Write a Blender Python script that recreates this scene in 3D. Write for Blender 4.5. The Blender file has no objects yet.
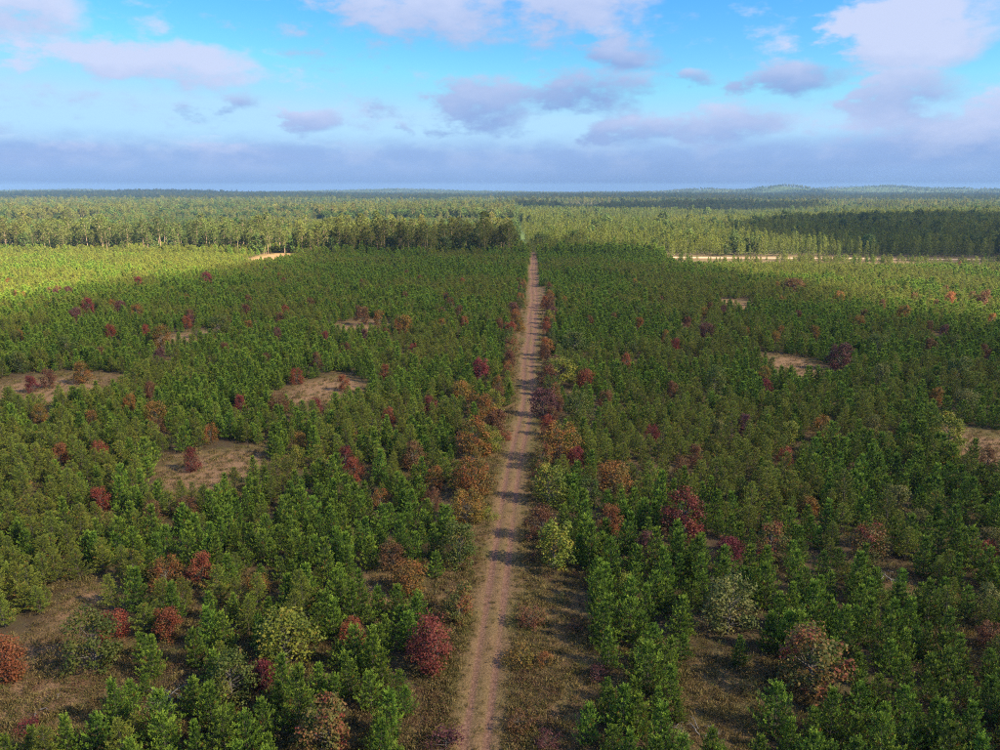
import bpy, bmesh, math, random
import numpy as np
from mathutils import Vector

R = math.radians
S = bpy.context.scene
rng = np.random.default_rng(11)
random.seed(5)

# ------------------------------------------------------------------ camera
CAM = Vector((4.3, 0.0, 40.0)); PITCH = 13.7; YAW = 2.86; F = 761.0
cam = bpy.data.cameras.new('camera'); cam_ob = bpy.data.objects.new('camera', cam)
S.collection.objects.link(cam_ob); S.camera = cam_ob
cam.sensor_width = 36.0; cam.lens = 36.0 * F / 1000; cam.clip_start = 0.5; cam.clip_end = 90000
cam_ob.location = CAM; cam_ob.rotation_euler = (R(90 - PITCH), 0, R(YAW))
CM = cam_ob.rotation_euler.to_matrix()
def ray(px, py):
    return CM @ Vector(((px - 500) / F, (375 - py) / F, -1))

# ------------------------------------------------------------------ sky, sun, exposure
EL, AZ = R(36), R(112)
world = bpy.data.worlds.new('World'); S.world = world; world.use_nodes = True
nt = world.node_tree; bg = nt.nodes['Background']
sky = nt.nodes.new('ShaderNodeTexSky'); sky.sky_type = 'NISHITA'; sky.sun_disc = False
sky.sun_elevation = EL; sky.sun_rotation = AZ; sky.altitude = 300
sky.air_density = 1.0; sky.dust_density = 0.0; sky.ozone_density = 3.0
def wn(t, **k):
    q = nt.nodes.new(t)
    for n_, v_ in k.items(): setattr(q, n_, v_)
    return q
hsv = wn('ShaderNodeHueSaturation'); hsv.inputs['Saturation'].default_value = 1.35; hsv.inputs['Hue'].default_value = 0.49
tint = wn('ShaderNodeMix', data_type='RGBA', blend_type='MULTIPLY'); tint.inputs[0].default_value = 1.0; tint.inputs[7].default_value = (0.70, 0.80, 1.15, 1)
nt.links.new(sky.outputs[0], hsv.inputs['Color']); nt.links.new(hsv.outputs[0], tint.inputs[6])
# broken cloud over the whole sky, built on the direction of view: azimuth from the track's bearing and elevation, in degrees
def wl(a, b): nt.links.new(a, b)
def mth(op, a, b=None, c=None, clamp=False):
    q = wn('ShaderNodeMath', operation=op, use_clamp=clamp)
    for k, v in enumerate((a, b, c)):
        if v is None: continue
        if hasattr(v, 'is_output'): wl(v, q.inputs[k])
        else: q.inputs[k].default_value = v
    return q.outputs[0]
def rmap(v, a, b, c=0.0, d=1.0):
    q = wn('ShaderNodeMapRange', interpolation_type='SMOOTHSTEP'); wl(v, q.inputs[0])
    for k, x in enumerate((a, b, c, d)): q.inputs[k + 1].default_value = x
    return q.outputs[0]
tc_ = wn('ShaderNodeTexCoord'); sep = wn('ShaderNodeSeparateXYZ'); wl(tc_.outputs['Generated'], sep.inputs[0])
az = mth('MULTIPLY', mth('ARCTAN2', sep.outputs['X'], sep.outputs['Y']), 57.2958)
el = mth('MULTIPLY', mth('ARCSINE', sep.outputs['Z']), 57.2958)
def wnoise(scale, zst, detail, rough, off=0.0):
    mp = wn('ShaderNodeMapping'); mp.inputs['Scale'].default_value = (scale, scale, scale * zst); mp.inputs['Location'].default_value = (off, off * 1.7, off * .6); wl(tc_.outputs['Generated'], mp.inputs[0])
    q = wn('ShaderNodeTexNoise'); q.inputs['Scale'].default_value = 1.0; q.inputs['Detail'].default_value = detail; q.inputs['Roughness'].default_value = rough; wl(mp.outputs[0], q.inputs['Vector']); return q.outputs[0]
n_big, n_det, n_fine = wnoise(7.5, 2.6, 2, .5, 1.3), wnoise(16, 2.2, 6, .6, 4.1), wnoise(40, 2.0, 3, .6, 7.7)
azw = mth('ADD', az, mth('MULTIPLY_ADD', n_det, 7.0, -3.5)); elw = mth('ADD', el, mth('MULTIPLY_ADD', n_big, 3.0, -1.5))
def aim(px, py):
    r = ray(px, py).normalized(); return math.degrees(math.atan2(r.x, r.y)), math.degrees(math.asin(r.z))
CLOUDS = [(-60, -30, 95, 46, 1.0, .95), (30, 38, 275, 92, 1.0, 1.0), (205, 88, 262, 114, .55, .25), (283, 104, 348, 136, .85, .45), (290, -40, 560, 52, .85, .75), (480, -50, 660, 40, .85, .8),
          (425, 78, 540, 138, .75, .25), (500, 70, 660, 112, .75, .2), (590, 38, 665, 72, .7, .2), (575, 108, 690, 145, .75, .25), (660, 96, 800, 150, .8, .4), (735, 56, 850, 92, .75, .25),
          (812, -14, 1004, 76, 1.15, 1.0), (850, 66, 965, 128, .85, .45), (945, 84, 1080, 134, 1.0, .85), (680, 62, 715, 84, .45, .3), (-40, 142, 140, 172, .9, .9), (185, 145, 330, 168, .8, .9), (800, 110, 1050, 160, .8, .5), (395, 122, 412, 132, .4, .2)]
field = None; lit = None
for x0, y0, x1, y1, st, br in CLOUDS:
    a0, e0 = aim((x0 + x1) / 2, (y0 + y1) / 2); wa = abs(aim(x1, (y0 + y1) / 2)[0] - aim(x0, (y0 + y1) / 2)[0]) / 2; we = abs(aim((x0 + x1) / 2, y0)[1] - aim((x0 + x1) / 2, y1)[1]) / 2
    u = mth('MULTIPLY', mth('SUBTRACT', azw, a0), 1 / wa); v = mth('MULTIPLY', mth('SUBTRACT', elw, e0), 1 / we)
    f0 = mth('MULTIPLY', mth('SUBTRACT', 1.0, mth('ADD', mth('MULTIPLY', u, u), mth('MULTIPLY', v, v))), st)
    w0 = mth('POWER', mth('MAXIMUM', mth('ADD', f0, 1.6), .05), 4.0); s0 = mth('MULTIPLY', w0, mth('ADD', mth('MULTIPLY', mth('MINIMUM', mth('MAXIMUM', v, -1.2), 1.2), .42), br))
    field = f0 if field is None else mth('SMOOTH_MAX', field, f0, .5)
    lit = (s0, w0) if lit is None else (mth('ADD', lit[0], s0), mth('ADD', lit[1], w0))
general = mth('MULTIPLY', rmap(el, 17, 32), mth('MULTIPLY_ADD', n_big, 6.0, -2.9))      # the same broken cloud goes on overhead
ring = mth('MULTIPLY', rmap(mth('ABSOLUTE', az), 38, 50), mth('MULTIPLY_ADD', n_big, 6.0, -2.9))   # and all round
field = mth('MAXIMUM', mth('MAXIMUM', field, -1.0), mth('SUBTRACT', mth('MAXIMUM', general, ring), .25))
dense = mth('ADD', field, mth('ADD', mth('MULTIPLY_ADD', n_det, 3.2, -1.6), mth('MULTIPLY_ADD', n_fine, 1.1, -.55)))
alpha = mth('MULTIPLY', rmap(dense, -.28, .8), .95)
bright = mth('ADD', mth('DIVIDE', lit[0], mth('MAXIMUM', lit[1], 1e-5)), mth('MULTIPLY_ADD', n_det, .9, -.45), clamp=True)
def rgbmix(f, a, b):
    q = wn('ShaderNodeMix', data_type='RGBA'); wl(f, q.inputs[0])
    for k, v in ((6, a), (7, b)):
        if hasattr(v, 'is_output'): wl(v, q.inputs[k])
        else: q.inputs[k].default_value = (*v, 1)
    return q.outputs[2]
ccol = rgbmix(bright, (1.22, 1.90, 3.45), (2.85, 3.2, 4.35))
cap = wn('ShaderNodeVectorMath', operation='MINIMUM'); wl(tint.outputs[2], cap.inputs[0]); cap.inputs[1].default_value = (2.1, 3.45, 4.6)   # caps the clear sky's colour so the low sky does not glare
col_ = rgbmix(alpha, cap.outputs[0], ccol)
edge_ = mth('ADD', el, mth('ADD', mth('MULTIPLY_ADD', n_det, 1.5, -.75), mth('MULTIPLY_ADD', n_fine, .5, -.25)))
bank = mth('MULTIPLY', rmap(edge_, 4.1, 2.3), .92)
bcol = rgbmix(rmap(edge_, .2, 3.2), (1.05, 1.65, 3.1), rgbmix(rmap(n_det, .42, .66), (1.35, 2.05, 3.6), (1.75, 2.35, 3.7)))
col_ = rgbmix(bank, col_, bcol)
dim = wn('ShaderNodeVectorMath', operation='SCALE'); wl(col_, dim.inputs[0]); dim.inputs['Scale'].default_value = .80; wl(dim.outputs[0], bg.inputs[0]); bg.inputs[1].default_value = 0.05
world.cycles.sampling_method = 'NONE'
sun = bpy.data.lights.new('sun', 'SUN'); sun.energy = 5.0; sun.angle = R(0.53); sun.color = (1.0, 0.87, 0.64)
sun_ob = bpy.data.objects.new('sun', sun); S.collection.objects.link(sun_ob)
SUN = Vector((math.sin(AZ) * math.cos(EL), math.cos(AZ) * math.cos(EL), math.sin(EL)))
sun_ob.rotation_euler = SUN.to_track_quat('Z', 'Y').to_euler(); sun_ob.location = (300, -100, 300)
S.view_settings.view_transform = 'Standard'; S.view_settings.look = 'None'
S.view_settings.gamma = 1.0; S.view_settings.use_curve_mapping = False
S.view_settings.exposure = 2.5
cy = S.cycles
cy.use_denoising = False; cy.sample_clamp_indirect = 4.0; cy.max_bounces = 6; cy.diffuse_bounces = 2; cy.glossy_bounces = 1
cy.transmission_bounces = 3; cy.volume_bounces = 1; cy.transparent_max_bounces = 16
cy.volume_step_rate = 0.5; cy.filter_width = 1.1

# ------------------------------------------------------------------ helpers
def tag(o, label, cat=None, group=None, kind=None):
    if len(label.split()) > 15: label = label.replace('behind and ', 'behind-').replace('before and ', 'front-').replace('upper middle', 'upper')
    o['label'] = label
    if cat: o['category'] = cat
    if group: o['group'] = group
    if kind: o['kind'] = kind
    return o

def link(o, parent=None):
    S.collection.objects.link(o)
    if parent: o.parent = parent
    return o

def build_mesh(name, v, f, mats, mi=None, attrs=None, smooth=False):
    v = np.asarray(v, np.float32); f = np.asarray(f, np.int32)
    me = bpy.data.meshes.new(name); k = f.shape[1]
    me.vertices.add(len(v)); me.vertices.foreach_set('co', v.ravel())
    me.loops.add(f.size); me.loops.foreach_set('vertex_index', f.ravel())
    me.polygons.add(len(f)); me.polygons.foreach_set('loop_start', np.arange(0, f.size, k, dtype=np.int32))
    for m in mats: me.materials.append(m)
    if mi is not None: me.polygons.foreach_set('material_index', np.asarray(mi, np.int32))
    for an, av in (attrs or {}).items():
        a = me.attributes.new(an, 'FLOAT', 'POINT'); a.data.foreach_set('value', np.asarray(av, np.float32))
    if smooth: me.polygons.foreach_set('use_smooth', np.ones(len(f), bool))
    me.update(calc_edges=True)
    return me

def vnoise(x, y, s, seed=0):
    """smooth value noise 0..1"""
    x = np.asarray(x, float) / s + seed * 17.31; y = np.asarray(y, float) / s + seed * 9.77
    xi = np.floor(x); yi = np.floor(y); u = x - xi; w = y - yi
    u = u * u * (3 - 2 * u); w = w * w * (3 - 2 * w)
    def h(a, b):
        q = np.sin(a * 127.1 + b * 311.7 + seed * 74.7) * 43758.5453
        return q - np.floor(q)
    return (h(xi, yi) * (1 - u) + h(xi + 1, yi) * u) * (1 - w) + (h(xi, yi + 1) * (1 - u) + h(xi + 1, yi + 1) * u) * w

def fbm(x, y, s, seed=0):
    return (vnoise(x, y, s, seed) + .5 * vnoise(x, y, s / 2.1, seed + 1) + .25 * vnoise(x, y, s / 4.3, seed + 2)) / 1.75

def sstep(a, b, x):
    t = np.clip((x - a) / (b - a), 0, 1); return t * t * (3 - 2 * t)

def spot(px, py, z=0.0):
    r = ray(px, py); t = (z - CAM.z) / r.z
    return CAM.x + r.x * t, CAM.y + r.y * t

def project(x, y, z=0.0):
    """numpy: world -> photograph pixels and depth"""
    a = R(YAW); p = R(PITCH)
    dx = np.asarray(x) - CAM.x; dy = np.asarray(y) - CAM.y; dz = np.asarray(z) - CAM.z
    xr = dx * math.cos(a) + dy * math.sin(a); fw = -dx * math.sin(a) + dy * math.cos(a)
    dep = fw * math.cos(p) - dz * math.sin(p); up = fw * math.sin(p) + dz * math.cos(p)
    return 500 + F * xr / dep, 375 - F * up / dep, dep

# ------------------------------------------------------------------ terrain
def track_x(y):
    y = np.asarray(y, float)
    return 0.3 * np.sin(y / 37.0) + 0.22 * np.sin(y / 11.0 + 1) + 2.6 * sstep(66, 150, y) - .7 * sstep(240, 490, y)

HILLS = [(785, 6600, 230, 520, 62), (715, 7200, 420, 500, 36), (950, 7600, 900, 700, 40), (150, 5200, 900, 700, 22),
         (400, 7800, 900, 700, 30), (860, 7300, 500, 500, 40), (60, 8000, 900, 700, 26)]
HC = []
for px, d, wx, wy, hh in HILLS:
    r = ray(px, 190); r.z = 0; r.normalize(); HC.append((CAM.x + r.x * d, CAM.y + r.y * d, wx, wy, hh))

def base_z(x, y):
    x = np.asarray(x, float); y = np.asarray(y, float)
    z = (fbm(x, y, 60, 3) - .5) * 1.3 + (fbm(x, y, 900, 8) - .5) * 16 * sstep(700, 2600, np.hypot(x, y))
    for cx, cyy, wx, wy, hh in HC:
        z = z + hh * np.exp(-((x - cx) / wx) ** 2 - ((y - cyy) / wy) ** 2)
    return z

LANE = lambda y: -6 - (np.asarray(y) - 550) * 0.041
def corridor(x, y):
    """1 on the track bed, 0 away from it"""
    d = np.abs(x - track_x(y))
    return (1 - sstep(2.6, 3.6, d)) * (1 - sstep(504, 508, y))
SIDE_Y = lambda x: 468 + 3 * np.sin(np.asarray(x) / 60.0)
def side_road(x, y):
    return (1 - sstep(3.6, 4.4, np.abs(y - SIDE_Y(x)))) * sstep(80, 84, x) * (1 - sstep(276, 280, x))
def gz(x, y):
    return base_z(x, y) - 0.16 * corridor(x, y) - 0.16 * side_road(x, y)

# bare openings: photograph pixel box -> ground ellipse (x0, top, x1, bottom)
OPEN = [(-130, 608, 108, 800, 'big'), (-30, 372, 122, 404, ''), (284, 372, 368, 404, ''), (150, 446, 278, 490, ''), (168, 329, 222, 341, ''),
        (336, 317, 392, 330, ''), (360, 566, 425, 602, ''), (926, 432, 1060, 470, ''), (762, 354, 826, 376, ''), (716, 299, 750, 308, ''),
        (690, 655, 745, 770, 'dark'), (150, 684, 204, 716, 'dark'), (874, 572, 920, 592, 'dark'), (540, 575, 588, 735, 'verge'), (440, 520, 478, 660, 'verge'),
        (55, 578, 118, 612, ''), (255, 252, 292, 262, '')]
ELL = []
for x0, t, x1, b, kind in OPEN:
    cx, cyy = spot((x0 + x1) / 2, (t + b) / 2); ax, _ = spot(x0, (t + b) / 2); bx, _ = spot(x1, (t + b) / 2)
    _, yt = spot((x0 + x1) / 2, t); _, yb = spot((x0 + x1) / 2, b, 0 if kind == 'verge' else 1.7)
    ELL.append((cx, (yt + yb) / 2, (bx - ax) / 2, (yt - yb) / 2, kind))

def openness(x, y, wob=0.35):
    x = np.asarray(x, float); y = np.asarray(y, float)
    o = np.zeros_like(x); n = (fbm(x, y, 9, 21) - .5) * 2 * wob
    for cx, cyy, rx, ry, kind in ELL:
        q = np.sqrt(((x - cx) / rx) ** 2 + ((y - cyy) / ry) ** 2) + n
        o = np.maximum(o, 1 - sstep(.8, 1.12, q))
    return o

# ------------------------------------------------------------------ materials
def new_mat(name):
    m = bpy.data.materials.new(name); m.use_nodes = True; m.node_tree.nodes.clear()
    return m, m.node_tree.nodes.new, m.node_tree.links.new

def ramp(N, stops):
    c = N('ShaderNodeValToRGB'); e = c.color_ramp.elements
    while len(e) < len(stops): e.new(0.5)
    for q, (p, col) in zip(e, stops): q.position = p; q.color = (*col, 1)
    return c

def leaf_material(name, cols, transl=0.28, patch=0.0, rough=0.6, spec=0.25, vary=0.25, patch_scale=0.7, stand=False, warm=(1.25, 1.0, .6)):
    """foliage: colour differs from leaf to leaf, in clusters and from tree to tree"""
    m, N, L = new_mat(name); out = N('ShaderNodeOutputMaterial')
    at = N('ShaderNodeAttribute'); at.attribute_name = 'leaf'
    oi = N('ShaderNodeObjectInfo')
    fac = at.outputs['Fac']
    if patch:
        tc = N('ShaderNodeTexCoord'); add = N('ShaderNodeVectorMath'); add.operation = 'ADD'; L(tc.outputs['Object'], add.inputs[0]); L(oi.outputs['Location'], add.inputs[1])
        nz = N('ShaderNodeTexNoise'); nz.inputs['Scale'].default_value = patch_scale; nz.inputs['Detail'].default_value = 2; L(add.outputs[0], nz.inputs['Vector'])
        mr = N('ShaderNodeMapRange'); L(nz.outputs[0], mr.inputs[0]); mr.inputs[1].default_value = .32; mr.inputs[2].default_value = .68
        mx = N('ShaderNodeMix'); mx.inputs[0].default_value = patch; L(fac, mx.inputs[2]); L(mr.outputs[0], mx.inputs[3]); fac = mx.outputs[0]
    cr = ramp(N, cols); L(fac, cr.inputs[0])
    hs = N('ShaderNodeHueSaturation'); L(cr.outputs[0], hs.inputs['Color'])
    h = N('ShaderNodeMapRange'); L(oi.outputs['Random'], h.inputs[0]); h.inputs[3].default_value = .484; h.inputs[4].default_value = .514; L(h.outputs[0], hs.inputs['Hue'])
    ws = N('ShaderNodeMath'); ws.operation = 'FRACT'; mm = N('ShaderNodeMath'); mm.operation = 'MULTIPLY'; mm.inputs[1].default_value = 7.31; L(oi.outputs['Random'], mm.inputs[0]); L(mm.outputs[0], ws.inputs[0])
    v = N('ShaderNodeMapRange'); L(ws.outputs[0], v.inputs[0]); v.inputs[3].default_value = 1 - vary; v.inputs[4].default_value = 1 + vary; L(v.outputs[0], hs.inputs['Value'])
    col = hs.outputs[0]
    if stand:   # stands of different age and species across the country
        n2 = N('ShaderNodeTexNoise'); n2.inputs['Scale'].default_value = stand; n2.inputs['Detail'].default_value = 3; L(oi.outputs['Location'], n2.inputs['Vector'])
        m2 = N('ShaderNodeMapRange'); L(n2.outputs[0], m2.inputs[0]); m2.inputs[1].default_value = .4; m2.inputs[2].default_value = .62
        x2 = N('ShaderNodeMix'); x2.data_type = 'RGBA'; x2.blend_type = 'MULTIPLY'; L(m2.outputs[0], x2.inputs[0]); L(col, x2.inputs[6]); x2.inputs[7].default_value = (*warm, 1); col = x2.outputs[2]
    pb = N('ShaderNodeBsdfPrincipled'); L(col, pb.inputs['Base Color']); pb.inputs['Roughness'].default_value = rough; pb.inputs['Specular IOR Level'].default_value = spec
    tr = N('ShaderNodeBsdfTranslucent'); L(col, tr.inputs['Color'])
    ms = N('ShaderNodeMixShader'); ms.inputs[0].default_value = transl; L(pb.outputs[0], ms.inputs[1]); L(tr.outputs[0], ms.inputs[2]); L(ms.outputs[0], out.inputs['Surface'])
    return m

def bark_material(name, a, b):
    m, N, L = new_mat(name); out = N('ShaderNodeOutputMaterial'); pb = N('ShaderNodeBsdfPrincipled'); pb.inputs['Roughness'].default_value = .9
    nz = N('ShaderNodeTexNoise'); nz.inputs['Scale'].default_value = 9; nz.inputs['Detail'].default_value = 5
    tc = N('ShaderNodeTexCoord'); mp = N('ShaderNodeMapping'); mp.inputs['Scale'].default_value = (1, 1, .25); L(tc.outputs['Object'], mp.inputs[0]); L(mp.outputs[0], nz.inputs['Vector'])
    cr = ramp(N, [(.3, a), (.7, b)]); L(nz.outputs[0], cr.inputs[0]); L(cr.outputs[0], pb.inputs['Base Color'])
    bp = N('ShaderNodeBump'); bp.inputs['Distance'].default_value = .02; L(nz.outputs[0], bp.inputs['Height']); L(bp.outputs[0], pb.inputs['Normal']); L(pb.outputs[0], out.inputs['Surface'])
    return m

M = {}
M['needle_deep'] = leaf_material('needle_deep', [(0, (.030, .060, .010)), (.5, (.100, .168, .018)), (1, (.245, .345, .032))], .14, vary=.24)  # low end deepened and tips brightened to paint in light contrast
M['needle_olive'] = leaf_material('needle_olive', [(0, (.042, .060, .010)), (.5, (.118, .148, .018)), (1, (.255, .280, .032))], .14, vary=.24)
M['needle_dead'] = leaf_material('needle_dead', [(0, (.20, .095, .020)), (1, (.38, .18, .035))], .15)
M['bark_dark'] = bark_material('bark_dark', (.05, .04, .032), (.11, .09, .07))
M['bark_grey'] = bark_material('bark_grey', (.07, .06, .05), (.17, .145, .12))
M['bark_tan'] = bark_material('bark_tan', (.16, .10, .065), (.33, .22, .15))
M['dead_wood'] = bark_material('dead_wood', (.12, .105, .09), (.26, .235, .21))
OAKM = {
 'crimson': [(0, (.075, .040, .016)), (.3, (.13, .022, .024)), (.65, (.20, .034, .032)), (.88, (.25, .065, .040)), (1, (.14, .11, .03))],
 'red':     [(0, (.12, .034, .014)), (.45, (.23, .060, .026)), (.75, (.28, .105, .042)), (1, (.15, .125, .03))],
 'rust':    [(0, (.07, .030, .016)), (.45, (.14, .058, .026)), (.8, (.19, .105, .042)), (1, (.085, .095, .025))],
 'orange':  [(0, (.07, .085, .016)), (.35, (.16, .110, .022)), (.65, (.28, .130, .028)), (1, (.25, .060, .022))],
 'yellow':  [(0, (.065, .100, .014)), (.45, (.155, .180, .021)), (.85, (.29, .255, .032)), (1, (.32, .14, .03))],
 'green':   [(0, (.035, .070, .013)), (.45, (.085, .120, .020)), (.85, (.16, .155, .030)), (1, (.24, .11, .035))],
 'plum':    [(0, (.06, .020, .022)), (.5, (.11, .036, .038)), (.85, (.18, .075, .065)), (1, (.09, .07, .03))],
 'mixed':   [(0, (.045, .075, .016)), (.35, (.125, .135, .028)), (.6, (.23, .13, .04)), (.8, (.25, .06, .035)), (1, (.17, .028, .028))],
 'pale':    [(0, (.05, .080, .018)), (.5, (.14, .145, .036)), (.85, (.24, .19, .065)), (1, (.26, .13, .06))],
}
for k, c in OAKM.items(): M['oak_' + k] = leaf_material('oak_leaf_' + k, c, .3, patch=.62, vary=.16, patch_scale=.75)
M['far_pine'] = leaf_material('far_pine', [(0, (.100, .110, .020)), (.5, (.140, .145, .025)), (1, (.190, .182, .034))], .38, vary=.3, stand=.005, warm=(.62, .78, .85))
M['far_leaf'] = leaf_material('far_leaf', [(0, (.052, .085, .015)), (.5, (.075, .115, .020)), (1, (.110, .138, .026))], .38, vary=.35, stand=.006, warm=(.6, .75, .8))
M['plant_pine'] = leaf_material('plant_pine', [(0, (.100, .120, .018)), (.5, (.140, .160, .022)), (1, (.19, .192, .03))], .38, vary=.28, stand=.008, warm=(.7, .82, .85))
M['far_autumn'] = leaf_material('far_autumn', [(0, (.16, .10, .03)), (.5, (.24, .14, .04)), (1, (.30, .20, .06))], .25, vary=.3)
M['grass'] = leaf_material('grass', [(0, (.10, .085, .025)), (.5, (.19, .135, .045)), (1, (.27, .20, .075))], .3, vary=.3)
M['grass_green'] = leaf_material('grass_green', [(0, (.07, .085, .02)), (.5, (.12, .12, .028)), (1, (.20, .17, .04))], .3, vary=.3)
M['heath'] = leaf_material('heath', [(0, (.07, .030, .020)), (.4, (.14, .055, .030)), (.7, (.12, .085, .03)), (1, (.20, .11, .05))], .25, vary=.3)

def ground_material(name, dirt_attr=True):
    m, N, L = new_mat(name); out = N('ShaderNodeOutputMaterial'); pb = N('ShaderNodeBsdfPrincipled'); pb.inputs['Roughness'].default_value = .95; pb.inputs['Specular IOR Level'].default_value = .15
    geo = N('ShaderNodeNewGeometry')
    def noise(s, d=4, r=.55):
        n = N('ShaderNodeTexNoise'); n.inputs['Scale'].default_value = s; n.inputs['Detail'].default_value = d; n.inputs['Roughness'].default_value = r; L(geo.outputs['Position'], n.inputs['Vector']); return n.outputs[0]
    def mix(fac, a, b):
        x = N('ShaderNodeMix'); x.data_type = 'RGBA'; x.inputs[0].default_value = 1
        if fac is not None: L(fac, x.inputs[0])
        L(a, x.inputs[6]); L(b, x.inputs[7]); return x.outputs[2]
    def att(n):
        a = N('ShaderNodeAttribute'); a.attribute_name = n; return a.outputs['Fac']
    def rmp(f, st):
        r = ramp(N, st); L(f, r.inputs[0]); return r.outputs[0]
    def thresh(f, n, lo, hi, amp):   # mask edge broken up by noise
        a = N('ShaderNodeMath'); a.operation = 'MULTIPLY_ADD'; L(n, a.inputs[0]); a.inputs[1].default_value = amp; a.inputs[2].default_value = -amp / 2
        b = N('ShaderNodeMath'); b.operation = 'ADD'; L(a.outputs[0], b.inputs[0]); L(f, b.inputs[1])
        r = N('ShaderNodeMapRange'); L(b.outputs[0], r.inputs[0]); r.inputs[1].default_value = lo; r.inputs[2].default_value = hi; return r.outputs[0]
    n_big, n_mid, n_fine, n_speck = noise(.12), noise(.7, 6, .6), noise(4.5, 6, .7), noise(14, 4, .7)
    litter = rmp(n_mid, [(.25, (.055, .036, .020)), (.5, (.085, .058, .030)), (.75, (.085, .075, .028))])
    dry = rmp(n_fine, [(.25, (.085, .052, .024)), (.5, (.150, .094, .044)), (.75, (.225, .148, .074))])
    green = rmp(n_fine, [(.3, (.075, .072, .020)), (.7, (.155, .130, .036))])
    sward = mix(thresh(n_big, n_mid, .45, .72, .5), dry, green)
    pink = rmp(n_fine, [(.25, (.13, .070, .034)), (.5, (.225, .132, .068)), (.75, (.33, .205, .112))])
    c = mix(thresh(att('open'), n_mid, .3, .7, .5), litter, sward)
    c = mix(thresh(att('bare'), n_mid, .45, .85, .7), c, pink)
    sand = rmp(n_fine, [(.25, (.085, .042, .026)), (.5, (.170, .090, .058)), (.75, (.30, .178, .122))])
    c = mix(thresh(att('rut'), n_fine, .35, .75, .8), c, sand)
    white = rmp(n_fine, [(.3, (.24, .17, .115)), (.7, (.37, .29, .21))])
    c = mix(thresh(att('sand'), n_mid, .35, .65, .4), c, white)
    forest = rmp(noise(.02, 5, .6), [(.3, (.032, .055, .016)), (.6, (.055, .080, .020)), (.8, (.075, .085, .026))])
    c = mix(att('wood'), c, forest)
    sp = N('ShaderNodeMapRange'); L(n_speck, sp.inputs[0]); sp.inputs[1].default_value = .3; sp.inputs[2].default_value = .7; sp.inputs[3].default_value = .62; sp.inputs[4].default_value = 1.35
    sc = N('ShaderNodeVectorMath'); sc.operation = 'SCALE'; L(c, sc.inputs[0]); L(sp.outputs[0], sc.inputs['Scale'])
    L(sc.outputs[0], pb.inputs['Base Color'])
    bp = N('ShaderNodeBump'); bp.inputs['Strength'].default_value = .9; bp.inputs['Distance'].default_value = .12; L(n_fine, bp.inputs['Height']); L(bp.outputs[0], pb.inputs['Normal'])
    L(pb.outputs[0], out.inputs['Surface'])
    return m
M['ground'] = ground_material('ground_soil')
M['track'] = ground_material('track_soil')
M['sand_road'] = ground_material('road_sand')

# ------------------------------------------------------------------ ground, track, side road
def ground_masks(x, y):
    op = openness(x, y); verge = 1 - sstep(3.6, 6.2, np.abs(x - track_x(y)) + (fbm(x, y, 5, 4) - .5) * 3)
    verge = verge * (1 - sstep(500, 506, y))
    bare = np.zeros_like(x); 
    for cx, cyy, rx, ry, kind in ELL:
        if kind in ('', 'big'): bare = np.maximum(bare, 1 - sstep(.5, 1.0, np.sqrt(((x - cx) / rx) ** 2 + ((y - cyy) / ry) ** 2)))
    bare = np.maximum(bare, .62 * verge * sstep(70, 120, y))
    wood = sstep(480, 560, y) + sstep(330, 420, np.abs(x) - .45 * y)
    gaps = .55 * fbm(x, y, 22, 31)
    return dict(open=np.clip(np.maximum(np.maximum(op, verge * .9), gaps), 0, 1), bare=bare, wood=np.clip(wood, 0, 1) * (1 - sand_mask(x, y)), rut=np.zeros_like(x), sand=sand_mask(x, y))

SANDS = []
for x0, t, x1, b in [(262, 244, 290, 254), (140, 244, 205, 257), (690, 262, 700, 266)]:
    ax, ay = spot(x0, b); bx, by = spot(x1, t); SANDS.append(((ax + bx) / 2, (ay + by) / 2, abs(bx - ax) / 2, abs(by - ay) / 2))
def sand_mask(x, y):
    o = np.zeros_like(np.asarray(x, float))
    for cx, cyy, rx, ry in SANDS: o = np.maximum(o, 1 - sstep(.6, 1.0, np.hypot((x - cx) / rx, (y - cyy) / ry)))
    return o

def sheet(name, xs, ys, fz, mat, masks):
    X, Y = np.meshgrid(xs, ys); x = X.ravel(); y = Y.ravel(); z = fz(x, y)
    nx, ny = len(xs), len(ys); i = np.arange(nx * ny).reshape(ny, nx)
    f = np.stack([i[:-1, :-1].ravel(), i[:-1, 1:].ravel(), i[1:, 1:].ravel(), i[1:, :-1].ravel()], 1)
    return build_mesh(name, np.stack([x, y, z], 1), f, [mat], attrs=masks(x, y), smooth=True)

def spread(a, b, n, p=2.2):
    return a + (b - a) * np.linspace(0, 1, n) ** p
xs = np.concatenate([-spread(420, 9500, 44)[::-1], np.arange(-419, -40, 3.0), np.arange(-40, 40, 1.0), np.arange(40, 420, 3.0), spread(421, 9500, 44)])
ys = np.concatenate([-spread(30, 9500, 16)[::-1], np.arange(-28, 160, 1.5), np.arange(160, 560, 3.0), spread(561, 9500, 80)])
g = link(bpy.data.objects.new('ground', sheet('ground', xs, ys, gz, M['ground'], ground_masks)))
tag(g, 'brown heath ground with dry grass under the young pines', kind='structure')

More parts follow.
